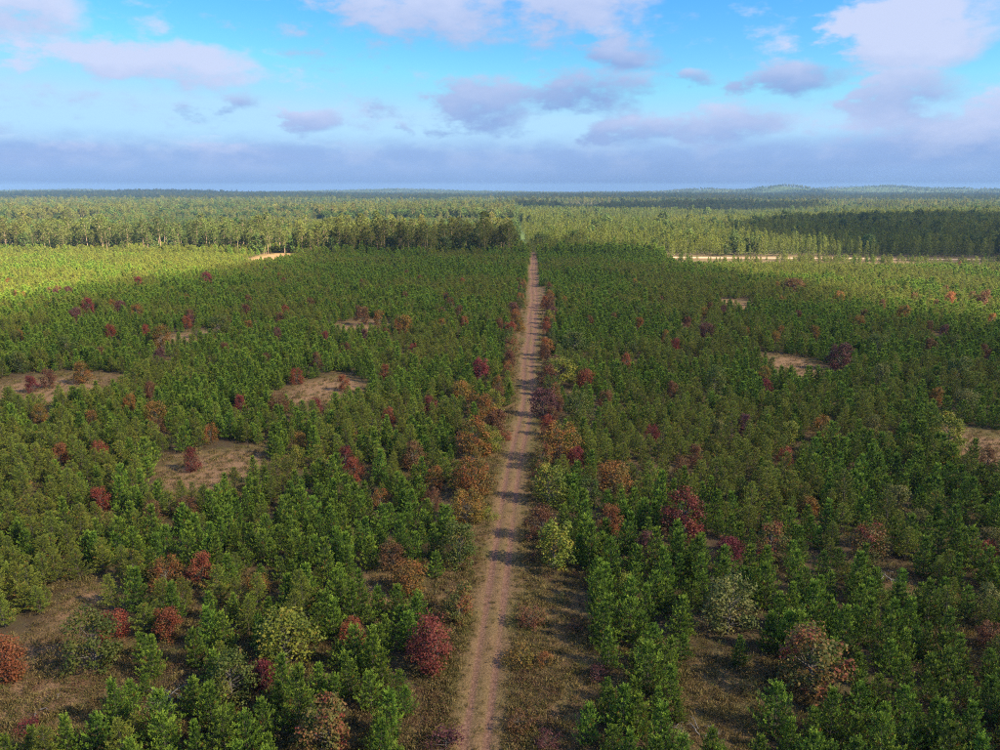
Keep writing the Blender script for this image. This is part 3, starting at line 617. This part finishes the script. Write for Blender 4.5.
# random small ones thickening the far plantation
for _ in range(70):
    px = rng.uniform(5, 995); py = rng.uniform(262, 335)
    if abs(px - 530) < 30: continue
    OAKS2.append((px, py, rng.uniform(.45, 1.0) * (3 + (py - 250) * .12), rng.choice(['red', 'rust', 'orange', 'rust', 'green', 'plum', 'orange', 'yellow'])))
SHRUBS = [
 (530, 620, 36, 'rust', 'pinkish-red shrub on the right verge of the track', 'the pinkish-red verge shrub'), (521, 658, 34, 'orange', 'amber and orange shrub close to the right wheel rut', 'the amber shrub by the rut'),
 (545, 662, 22, 'orange', 'thin orange-brown shrub right of the amber verge shrub', 'the thin orange shrub'), (518, 722, 34, 'rust', 'rust-red shrub at the bottom edge right of the track', 'the rust-red shrub at the bottom edge'),
 (446, 741, 42, 'plum', 'dark maroon shrub at the bottom edge left of the track', 'the maroon shrub at the bottom edge'), (598, 676, 28, 'plum', 'dark purple-red shrub at the back of the right verge', 'the purple-red shrub'),
 (545, 742, 32, 'plum', 'greyish pink shrub at the bottom right of the track', 'the greyish pink shrub'), (27, 723, 24, 'crimson', 'small round crimson bush alone in the left clearing', 'the lone crimson bush'),
 (575, 628, 20, 'rust', 'low brown shrub on the grass right of the pinkish-red shrub', 'the low brown verge shrub'), (507, 434, 16, 'red', 'low pink shrub beside a pine on the left track edge', 'the low pink shrub at the track'),
 (560, 600, 14, 'pale', 'small pale bare shrub on the right verge', 'the small pale verge shrub'), (533, 558, 8, 'crimson', 'tiny scarlet seedling bush on the right verge', 'the tiny scarlet bush'),
 (535, 475, 12, 'crimson', 'small scarlet bush at the foot of the yellow-green verge oak', 'the small scarlet verge bush'), (488, 515, 20, 'yellow', 'low gold-green bush on the left verge', 'the low gold bush on the left verge'),
 (678, 742, 30, 'pale', 'frosty pale bush at the bottom edge right of the track', 'the frosty pale bush'), (750, 690, 26, 'pale', 'thin dull bush in the shade of the bottom right opening', 'the thin dull bush'),
 (195, 735, 20, 'rust', 'small brownish-pink bush beside the grey brush pile', 'the brownish bush near the brush pile'), (622, 690, 16, 'pale', 'narrow pale orange bush among pines at the back of the right verge', 'the narrow pale bush')]

LAND = []       # landmarks: (x, y, short name)
TAKEN = []      # (x, y, r) of everything already standing
def plant(kind, mi, x, y, sc, name, label, cat, group, crown_mat=None, zscale=1.0, rz=None):
    fm = forms[kind][mi]; r = bpy.data.objects.new(name, None); r.empty_display_size = .3
    r.location = (x, y, float(gz(np.array([x]), np.array([y]))[0])); r.rotation_euler = (0, 0, rng.random() * 6.283 if rz is None else rz); r.scale = (sc, sc, sc * zscale)
    link(r); tag(r, label, cat, group)
    link(bpy.data.objects.new('trunk', fm['trunk']), r)
    c = link(bpy.data.objects.new('crown', fm['crown']), r)
    if crown_mat is not None: c.material_slots[0].link = 'OBJECT'; c.material_slots[0].material = crown_mat
    return r

def oak_place(px, py, w, form_h, form_w, least=4.6):
    x, y = spot(px, py, 2.5); _, _, dep = project(x, y, 2.5); wm = max(w * float(dep) / F, 2.9 if least else 0); sc = wm / form_w
    H = max(form_h * sc, least if dep > 100 else 0); H = min(H, 6.5, 1.3 * wm if least else 9); x, y = spot(px, py, H * (.52 if dep < 110 else .66))
    return x, y, sc, wm, H / (form_h * sc)
ORD = ['nearest', 'second', 'third', 'fourth', 'fifth', 'sixth', 'seventh', 'eighth', 'ninth', 'tenth', 'eleventh', 'twelfth', 'thirteenth', 'fourteenth', 'fifteenth', 'sixteenth', 'seventeenth', 'eighteenth', 'nineteenth']
for tens, tie in (('twenty', 'twentieth'), ('thirty', 'thirtieth'), ('forty', 'fortieth'), ('fifty', 'fiftieth'), ('sixty', 'sixtieth'), ('seventy', 'seventieth'), ('eighty', 'eightieth'), ('ninety', 'ninetieth')):
    ORD += [tie] + [tens + '-' + w for w in ['first'] + ORD[1:9]]
ORD += ['hundredth'] + ['hundred and ' + w for w in ['first'] + ORD[1:99]]
def relation(x, y, pool):
    """landmark nearest to (x, y) and the side of it as the camera sees it"""
    d = [((lx - x) ** 2 + (ly - y) ** 2, k) for k, (lx, ly, _) in enumerate(pool)]; d.sort(); k = d[0][1]; lx, ly, nm = pool[k]
    o = int(((math.degrees(math.atan2(y - ly, x - lx)) + 22.5) % 360) // 45)
    side = ['right of', 'behind and right of', 'behind', 'behind and left of', 'left of', 'before and left of', 'in front of', 'before and right of'][o]
    return d[0][0], nm, side

def mean_form(kind, i):
    me = forms[kind][i]['crown']; n = len(me.vertices); v = np.empty(n * 3, np.float32); me.vertices.foreach_get('co', v); v = v.reshape(-1, 3)
    return float(v[:, 2].max()), float(v[:, 0].max() - v[:, 0].min())
DIM = {k: [mean_form(k, i) for i in range(len(forms[k]))] for k in ('oak', 'shrub')}
for kind, rows in (('oak', OAKS), ('shrub', SHRUBS)):
    for n, (px, py, w, col, label, short) in enumerate(rows):
        i = n % len(forms[kind]); x, y, sc, wm, zs = oak_place(px, py, w, *DIM[kind][i], least=4.6 if kind == 'oak' else 0)
        plant(kind, i, x, y, sc, 'oak_tree' if kind == 'oak' else 'shrub', label, 'tree' if kind == 'oak' else 'shrub', 'autumn oaks among the pines' if kind == 'oak' else 'low shrubs in the openings', M['oak_' + col], zs)
        TAKEN.append((x, y, wm * .42)); LAND.append((x, y, short))
COLW = dict(crimson='crimson', red='red', rust='rust-brown', orange='orange', yellow='yellow', green='olive-green', plum='dark plum', mixed='red and green', pale='pale fawn')
# autumn growth crowding both edges of the track
for sx in (-1, 1):
    for yy in np.arange(84, 330, 7.5):
        wx = sx * rng.uniform(3.9, 6.6) + float(track_x(yy)); wy = yy + rng.uniform(-3, 3); a, b, dd_ = project(wx, wy, 2.4)
        OAKS2.append((float(a), float(b), rng.uniform(2.6, 4.6) * F / float(dd_), rng.choice(['rust', 'orange', 'green', 'yellow', 'plum', 'red', 'orange', 'rust', 'mixed'])))
pend = {}
for n, (px, py, w, col) in enumerate(OAKS2):
    i = n % len(forms['oak']); x, y, sc, wm, zs = oak_place(px, py, w, *DIM['oak'][i])
    if any((x - a) ** 2 + (y - b) ** 2 < (.5 * r + .3 * wm) ** 2 for a, b, r in TAKEN): continue
    d, nm, side = relation(x, y, LAND); pend.setdefault((nm, side, col), []).append((d, i, x, y, sc, zs)); TAKEN.append((x, y, wm * .4))
for (nm, side, col), lst in pend.items():
    lst.sort(key=lambda q: q[0])
    for k, (d, i, x, y, sc, zs) in enumerate(lst):
        lab = '%s %s oak %s %s' % (ORD[k], COLW[col], side, nm) if len(lst) > 1 else '%s oak %s %s' % (COLW[col], side, nm)
        plant('oak', i, x, y, sc, 'oak_tree', lab, 'tree', 'autumn oaks among the pines', M['oak_' + col], zs)

# ------------------------------------------------------------------ young pines in rows
rows = np.arange(-620, 620, 2.35); P = []
for rx in rows:
    yy = np.arange(30, 520, 2.2) + rng.uniform(0, 2.2); n = len(yy)
    P.append(np.stack([np.full(n, rx) + rng.normal(0, .5, n) + .6 * np.sin(yy / 40), yy + rng.normal(0, .5, n)], 1))
P = np.concatenate(P); x, y = P.T
px, py, dep = project(x, y, 2.0)
keep = (px > -70) & (px < 1070) & (dep > 25) & (py < 900)
far_edge = np.where(x < -12, 466 + 8 * (vnoise(x, y, 40, 2) - .5), np.where(x < 80, 500, 428)); keep &= (y < far_edge) | ((x >= 80) & (y < 456) & (rng.random(len(x)) < np.where(x > 276, .9, .1 + .3 * (fbm(x, y, 30, 23) > .55)))) | ((x < 80) & (rng.random(len(x)) < .6) & (sand_mask(x, y) < .1))
half = 4.3 - .9 * sstep(60, 160, y) + (vnoise(x, y, 10, 44) - .5) * 2.2; half = half + (x > 0) * (2.6 * (1 - sstep(72, 105, y)) + .7 * (1 - sstep(150, 250, y))); keep &= np.abs(x - track_x(y)) > half
keep &= openness(x, y) < .3
dens = fbm(x, y, 18, 51); keep &= (dens > .27) | (rng.random(len(x)) < .4); keep &= rng.random(len(x)) < .97
for ax, ay, r in TAKEN:
    keep &= (x - ax) ** 2 + (y - ay) ** 2 > (r * .95 + .95) ** 2
    keep &= ~((np.abs(x - ax + (ay - y) * (ax - CAM.x) / ay) < r * .8 + .5) & (y < ay) & (y > ay - r - 1.2 - 5.0 * min(1, max(0, ay - 60) / 140)))
x, y = x[keep], y[keep]; px, py, dep = px[keep], py[keep], dep[keep]
species = (fbm(x, y, 26, 61) + .2 * sstep(280, 380, y) * sstep(60, 160, np.abs(x)) + rng.normal(0, .10, len(x)) + .12 * sstep(20, 60, x) * (1 - sstep(150, 260, y)) > .55).astype(int)   # 1 = feathery jack pine
scale = rng.normal(.73, .13, len(x)).clip(.36, 1.05) * (.86 + .3 * fbm(x, y, 30, 71)); form = rng.integers(0, 6, len(x))
scale *= 1 - .45 * sstep(385, 428, y) * sstep(60, 95, x) * (y < 430) - .2 * sstep(420, 460, y) * (x < -12)
scale *= 1 + (rng.uniform(.1, .9, len(x))) * (y > 462) * (x < 80)
inview = (px > 2) & (px < 998) & (py < 752)
indiv = np.zeros(len(x), bool)
pend = {}
for s, nm in ((0, 'red_pine'), (1, 'jack_pine')):
    ids = np.where(inview & (species == s))[0]; ids = ids[np.argsort(dep[ids])][:300]; indiv[ids] = True
    for k in ids:
        d, ln, side = relation(x[k], y[k], LAND); pend.setdefault((s, ln, side), []).append((d, k))
for (s, ln, side), lst in pend.items():
    lst.sort()
    for q, (d, k) in enumerate(lst):
        who = 'bushy pine' if s == 0 else 'feathery pine'
        lab = '%s %s %s %s' % (ORD[q], who, side, ln)
        plant('red_pine' if s == 0 else 'jack_pine', int(form[k]), x[k], y[k], scale[k], 'red_pine' if s == 0 else 'jack_pine', lab, 'pine',
              'young bushy red pines of the plantation' if s == 0 else 'young feathery jack pines of the plantation')
r = ~indiv; z = gz(x[r], y[r])
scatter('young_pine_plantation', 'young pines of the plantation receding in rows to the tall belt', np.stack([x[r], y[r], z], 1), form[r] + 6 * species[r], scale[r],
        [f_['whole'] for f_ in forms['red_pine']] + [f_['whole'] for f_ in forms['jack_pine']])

# ------------------------------------------------------------------ the belt of tall trees and the forest beyond
def field(y0, y1, spacing, jit):
    out = []; yy = y0
    while yy < y1:
        sp = spacing(yy); hw = .72 * yy + 60; n = int(2 * hw / sp); out.append(np.stack([np.linspace(-hw, hw, n) + rng.normal(0, jit * sp, n) - .05 * yy, yy + rng.normal(0, jit * sp, n)], 1)); yy += sp
    return np.concatenate(out)
Q = np.concatenate([field(470, 1100, lambda v: 3.6 + (v - 470) * .003, .3), field(1100, 2600, lambda v: 6 + (v - 1100) * .006, .4), field(2600, 8400, lambda v: min(26, 15 + (v - 2600) * .006), .4)])
x, y = Q.T; px, py, dep = project(x, y, 14.0)
k = (px > -40) & (px < 1040)
left = x < LANE(y)
front = np.where(x < -12, 472 + 10 * vnoise(x, y, 30, 2), np.where(x < 86, 506 + 6 * vnoise(x, y, 12, 5), 478 + 5 * vnoise(x, y, 9, 6)))
k &= y > front; k &= (np.abs(x - LANE(y)) > 2.8) | (y > 1050); k &= sand_mask(x, y) < .2
k &= ~((side_road(x, y) > 0) | ((np.abs(y - SIDE_Y(x)) < 8.5) & (x > 78)))
k &= ~(left & (y < 900) & (fbm(x, y, 45, 81) < .36) & (rng.random(len(x)) < .8))
k &= ~(left & (y < 800) & (rng.random(len(x)) < .66)); k &= ~(~left & (y < 900) & (rng.random(len(x)) < .42))
x, y, px, py, dep, left = x[k], y[k], px[k], py[k], dep[k], left[k]
stand = fbm(x, y, 220, 91) + .12 * (y > 900) * 1.0
kind = np.where(left, np.where((y < 545) | ((y < 700) & (stand < .4)) | (stand < .33), 0, 1), np.where((y < 1500) | (stand < .5), 2, np.where(stand < .6, 0, 1)))   # 0 tall pine, 1 broadleaf, 2 spire
mix = rng.random(len(x)); kind = np.where((kind == 0) & (mix < .10), 1, kind); kind = np.where((kind == 2) & (mix < .025) , 1, kind); kind = np.where((kind == 1) & (mix > .72), 0, kind)
sc = rng.normal(1, .17, len(x)).clip(.55, 1.45) * np.where(kind == 1, .9, np.where(kind == 2, .80, .88)) * np.where((x > -12) & (x < 86) & (y < 540), .72, 1.0) * (1 + .18 * (y > 2600)) * np.where(y > 640, np.where(fbm(x, y, 260, 95) > .5, 1.1, np.where(fbm(x, y, 330, 98) > .5, .8, .52)), rng.uniform(.72, 1.12, len(x)) * np.where(left & (kind == 0), 1.12, 1.0))
nf = np.array([4, 3, 4]); off = np.array([0, 4, 7]); form = (rng.random(len(x)) * nf[kind]).astype(int)
edge_i = np.zeros(len(x), bool); names = ['tall_pine', 'broadleaf', 'spire_pine']; nm_out = ['tall_pine', 'broadleaf_tree', 'plantation_pine']
d_front = y - np.where(x < -12, 472, np.where(x < 86, 506, 474))
for s in range(3):
    ids = np.where((kind == s) & (px > 2) & (px < 998) & (d_front < (34 if s != 2 else 12)))[0]; ids = ids[np.argsort(d_front[ids])][:(150 if s == 0 else 40 if s == 1 else 130)]; edge_i[ids] = True
    for where, ref, sel in (('left of the sand gap', -1, px[ids] < 262), ('right of the sand gap', 1, (px[ids] >= 262) & (px[ids] < 515)),
                            ('right of the track', 1, (px[ids] >= 515) & (px[ids] < 680)), ('behind the sand road', 1, px[ids] >= 680)):
        sub = ids[sel]; sub = sub[np.argsort(ref * px[sub])]
        for n, q in enumerate(sub):
            lab = '%s %s along the forest edge %s, counting %s' % ('first' if n == 0 else ORD[n], ['tall bare-stemmed pine', 'round-crowned tree', 'dense conical pine'][s], where, 'leftwards' if ref < 0 else 'rightwards')
            plant(names[s], int(form[q]), x[q], y[q], sc[q], nm_out[s], lab, 'tree', ['tall pines', 'round trees', 'conical pines'][s] + ' along the forest edge')
r = ~edge_i
scatter('far_forest', 'forest of pines and broadleaf trees stretching to the horizon', np.stack([x[r], y[r], gz(x[r], y[r])], 1), off[kind[r]] + form[r], sc[r],
        [f_['whole'] for n_ in names for f_ in forms[n_]], .03)

# ------------------------------------------------------------------ grass and heath
def tuft(n, h, sp, w, mat, name):
    c = Geo(); b = np.stack([rng.normal(0, sp, n), rng.normal(0, sp, n), np.zeros(n)], 1); d = unit(np.stack([rng.normal(0, .5, n), rng.normal(0, .5, n), np.ones(n)], 1))
    c.tris(b, d, rng.uniform(.6, 1.2, n) * h, np.full(n, w), 0, rng.random(n)); return mesh_of(name, [(c, 0)], [mat])
def heath(n, h, sp, name):
    c = Geo(); p = np.stack([rng.normal(0, sp, n), rng.normal(0, sp, n), rng.random(n) * h], 1); c.leaves(p, unit(rng.normal(size=(n, 3)) + np.array([0, 0, .8])), rng.uniform(.06, .12, n), 0, rng.random(n)); return mesh_of(name, [(c, 0)], [M['heath']])
tsrc = [tuft(40, .34, .22, .05, M['grass'], 'grass_tuft'), tuft(40, .26, .3, .05, M['grass_green'], 'grass_tuft'), tuft(30, .42, .16, .05, M['grass'], 'grass_tuft'), tuft(50, .2, .35, .05, M['grass'], 'grass_tuft'), heath(60, .3, .3, 'heath_clump'), heath(50, .45, .24, 'heath_clump')]
n = 260000; yy = 38 + 240 * rng.random(n) ** 1.7; xx = (rng.random(n) - .5) * (1.5 * yy + 20) - .05 * yy + 4
op = openness(xx, yy); dt = np.abs(xx - track_x(yy)); vg = 1 - sstep(3.5, 7, dt)
pr = np.maximum(np.maximum(op * .22, vg * .5), .30 * sstep(.3, .6, fbm(xx, yy, 12, 33))) * np.where(dt < 1.35, np.where(dt < .4, .35, .04), 1) * np.where(dt < 2.1, .5, 1)
k = rng.random(n) < pr; xx, yy, dt, op = xx[k], yy[k], dt[k], op[k]
fi = np.where(rng.random(len(xx)) < np.where(dt < 2.4, 0, .13 + .35 * sstep(.55, .7, fbm(xx, yy, 7, 37))), rng.integers(4, 6, len(xx)), rng.integers(0, 4, len(xx)))
scatter('grass', 'dry grass tufts and low russet heath on the openings and verges', np.stack([xx, yy, gz(xx, yy) + np.where(dt < 3, .16, 0)], 1), fi, rng.uniform(.6, 1.3, len(xx)) * np.where(dt < 2.2, .55, 1), tsrc, .15)

# ------------------------------------------------------------------ dead brush
def brush(px, py, n, L, label):
    x, y = spot(px, py); z = float(gz(np.array([x]), np.array([y]))[0]); root = link(bpy.data.objects.new('brush_pile', None)); root.location = (x, y, z); root.empty_display_size = .3
    tag(root, label, 'brush', 'grey dead brush piles')
    for i in range(n):
        ge = Geo(); p = np.array([rng.normal(0, .7), rng.normal(0, .7), .05 + .3 * rng.random()]); a = rng.random() * 6.283; l = L * rng.uniform(.5, 1.1); d = np.array([math.cos(a), math.sin(a), rng.uniform(-.02, .3)])
        pts = [p + d * l * t + np.array([0, 0, .12 * math.sin(t * 3)]) + rng.normal(0, .05, 3) for t in np.linspace(0, 1, 5)]
        for q in pts: q[2] = max(q[2], .03)
        ge.tube(pts, np.linspace(.055, .012, 5) * rng.uniform(.7, 1.3), 0)
        for b in range(4):
            j = rng.integers(1, 4); e = pts[j] + unit(d + rng.normal(0, .7, 3)) * l * .3; e[2] = max(e[2], .03); ge.tube([pts[j], (pts[j] + e) / 2 + rng.normal(0, .03, 3), e], [.02, .014, .006], 0, 4)
        link(bpy.data.objects.new('branch', mesh_of('branch', [(ge, 0)], [M['dead_wood']])), root)
brush(165, 700, 14, 2.2, 'grey heap of dead branches right of the left clearing')
brush(893, 582, 8, 1.8, 'grey dead branches on the bare soil below the pink and gold oak')
brush(706, 741, 6, 1.5, 'few dead grey branches at the bottom edge of the shaded opening')
brush(966, 466, 6, 2.0, 'bleached branches lying on the right-hand clearing')
brush(64, 698, 4, 1.0, 'small scatter of dead twigs in the left clearing')

# ------------------------------------------------------------------ haze
def box_mesh(name, lo, hi):
    x0, y0, z0 = lo; x1, y1, z1 = hi; v = [(a, b, c) for a in (x0, x1) for b in (y0, y1) for c in (z0, z1)]
    return build_mesh(name, v, [(0, 1, 3, 2), (4, 6, 7, 5), (0, 4, 5, 1), (2, 3, 7, 6), (0, 2, 6, 4), (1, 5, 7, 3)], [])
HAZE_TOP = float((gz(x, y) + 19.0 * sc).max()) + 3.0      # just above the tallest tree on the hills
hz = link(bpy.data.objects.new('haze', box_mesh('haze', (-9800, -9800, -14), (9800, 9800, HAZE_TOP))))
m, N, L = new_mat('haze_air'); out = N('ShaderNodeOutputMaterial'); pv = N('ShaderNodeVolumePrincipled'); L(pv.outputs[0], out.inputs['Volume'])
pv.inputs['Color'].default_value = (.19, .335, .61, 1); pv.inputs['Density'].default_value = 9.5e-5; pv.inputs['Anisotropy'].default_value = 0.0
hz.data.materials.append(m); tag(hz, 'thin blue haze of air over the whole forest', kind='stuff')

# ------------------------------------------------------------------ clouds
# clouds out of view, over the right shoulder, whose shadows lie on the forest; the widest is added
def shade_cloud(poly, alt, tau, label, thick=44, canopy=4.0):
    poly = np.array(poly, float); cx, cyy = poly.mean(0); n = 72
    ang = np.arctan2(poly[:, 1] - cyy, poly[:, 0] - cx); rad = np.hypot(poly[:, 0] - cx, poly[:, 1] - cyy); o = np.argsort(ang); ang, rad = ang[o], rad[o]
    th = np.linspace(-math.pi, math.pi, n, endpoint=False); rr = np.interp(th, np.concatenate([[ang[-1] - 2 * math.pi], ang, [ang[0] + 2 * math.pi]]), np.concatenate([[rad[-1]], rad, [rad[0]]]))
    sh = (alt - canopy) / math.tan(EL); ox, oy = math.sin(AZ) * sh, math.cos(AZ) * sh
    rings = [.0001, .3, .5, .65, .78, .88, .94, .98, 1.0]; v = []; f = []
    for s in (1, -1):
        for q in rings:
            wob = 1 + .05 * (vnoise(np.cos(th) * 5 + 9, np.sin(th) * 5 + q * 2, .8, 3) - .5) * q; x = np.cos(th) * rr * q * wob; y = np.sin(th) * rr * q * wob
            h = thick / 2 * (max(0, 1 - q ** 8)) ** .5 * (.75 + .5 * fbm(x, y, 120, 7 + s))
            if q == 1.0: h = h * 0
            v.append(np.stack([x, y, s * h], 1))
    k = len(rings)
    for s in (0, 1):
        for a in range(k - 1):
            for b in range(n):
                p, q_ = (s * k + a) * n + b, (s * k + a) * n + (b + 1) % n; f.append((p, p + n, q_ + n, q_) if s == 0 else (p, q_, q_ + n, p + n))
    V = np.concatenate(v); Fa = np.array(f); last = (k - 1) * n   # weld both rims
    Fa = np.where((Fa >= (2 * k - 1) * n), Fa - (2 * k - 1) * n + last, Fa)
    me = build_mesh('cloud', V, Fa, []); ob = link(bpy.data.objects.new('cloud', me)); ob.location = (cx + ox, cyy + oy, alt)
    m, N, L = new_mat('cloud_vapour_even'); out = N('ShaderNodeOutputMaterial'); vs = N('ShaderNodeVolumePrincipled'); L(vs.outputs[0], out.inputs['Volume'])
    vs.inputs['Color'].default_value = (.97, .97, .99, 1); vs.inputs['Density'].default_value = tau * math.sin(EL) / thick; me.materials.append(m)
    tag(ob, label, 'cloud', 'clouds over the forest')
g_ = lambda a, b, z=4.0: spot(a, b, z)
shade_cloud([g_(-40, 312), g_(0, 301), g_(60, 288), g_(130, 277), g_(200, 269), g_(240, 263), g_(290, 255), g_(340, 245), g_(440, 240.5), g_(520, 239), g_(600, 241), g_(655, 250), g_(700, 264), g_(770, 274), g_(840, 290), g_(900, 303), g_(1000, 318), g_(1060, 330),
             (330, 120), (330, -60), (150, -160), (-120, -160), (-300, -60), (-320, 120)], 620, 1.38, 'grey cloud high to the right that shades the near plantation')
shade_cloud([g_(790, 229, 12), g_(860, 236, 12), g_(940, 240, 12), g_(1040, 245, 12), g_(1100, 235, 12), g_(1100, 214, 12), g_(1000, 210.5, 12), g_(900, 211, 12), g_(830, 213, 12), g_(770, 218, 12)], 700, 1.8, 'grey cloud far to the right that shades a dark forest band', canopy=12)
shade_cloud([g_(540, 206, 12), g_(640, 207, 12), g_(760, 206, 12), g_(820, 203, 12), g_(760, 200.5, 12), g_(640, 200, 12), g_(560, 201, 12)], 800, 1.6, 'grey cloud beyond the right edge that shades a strip of middle forest', canopy=12)
shade_cloud([(-2600, 2300), (-1500, 1950), (-300, 2250), (700, 2500), (1800, 2150), (2900, 2400), (3900, 4300), (3600, 5600), (1200, 5900), (-900, 5600), (-3200, 5900), (-3900, 4300)], 1750, 1.1, 'wide unseen grey cloud added to darken the far forest', canopy=12, thick=90)  # cloud added out of view to darken the far forest
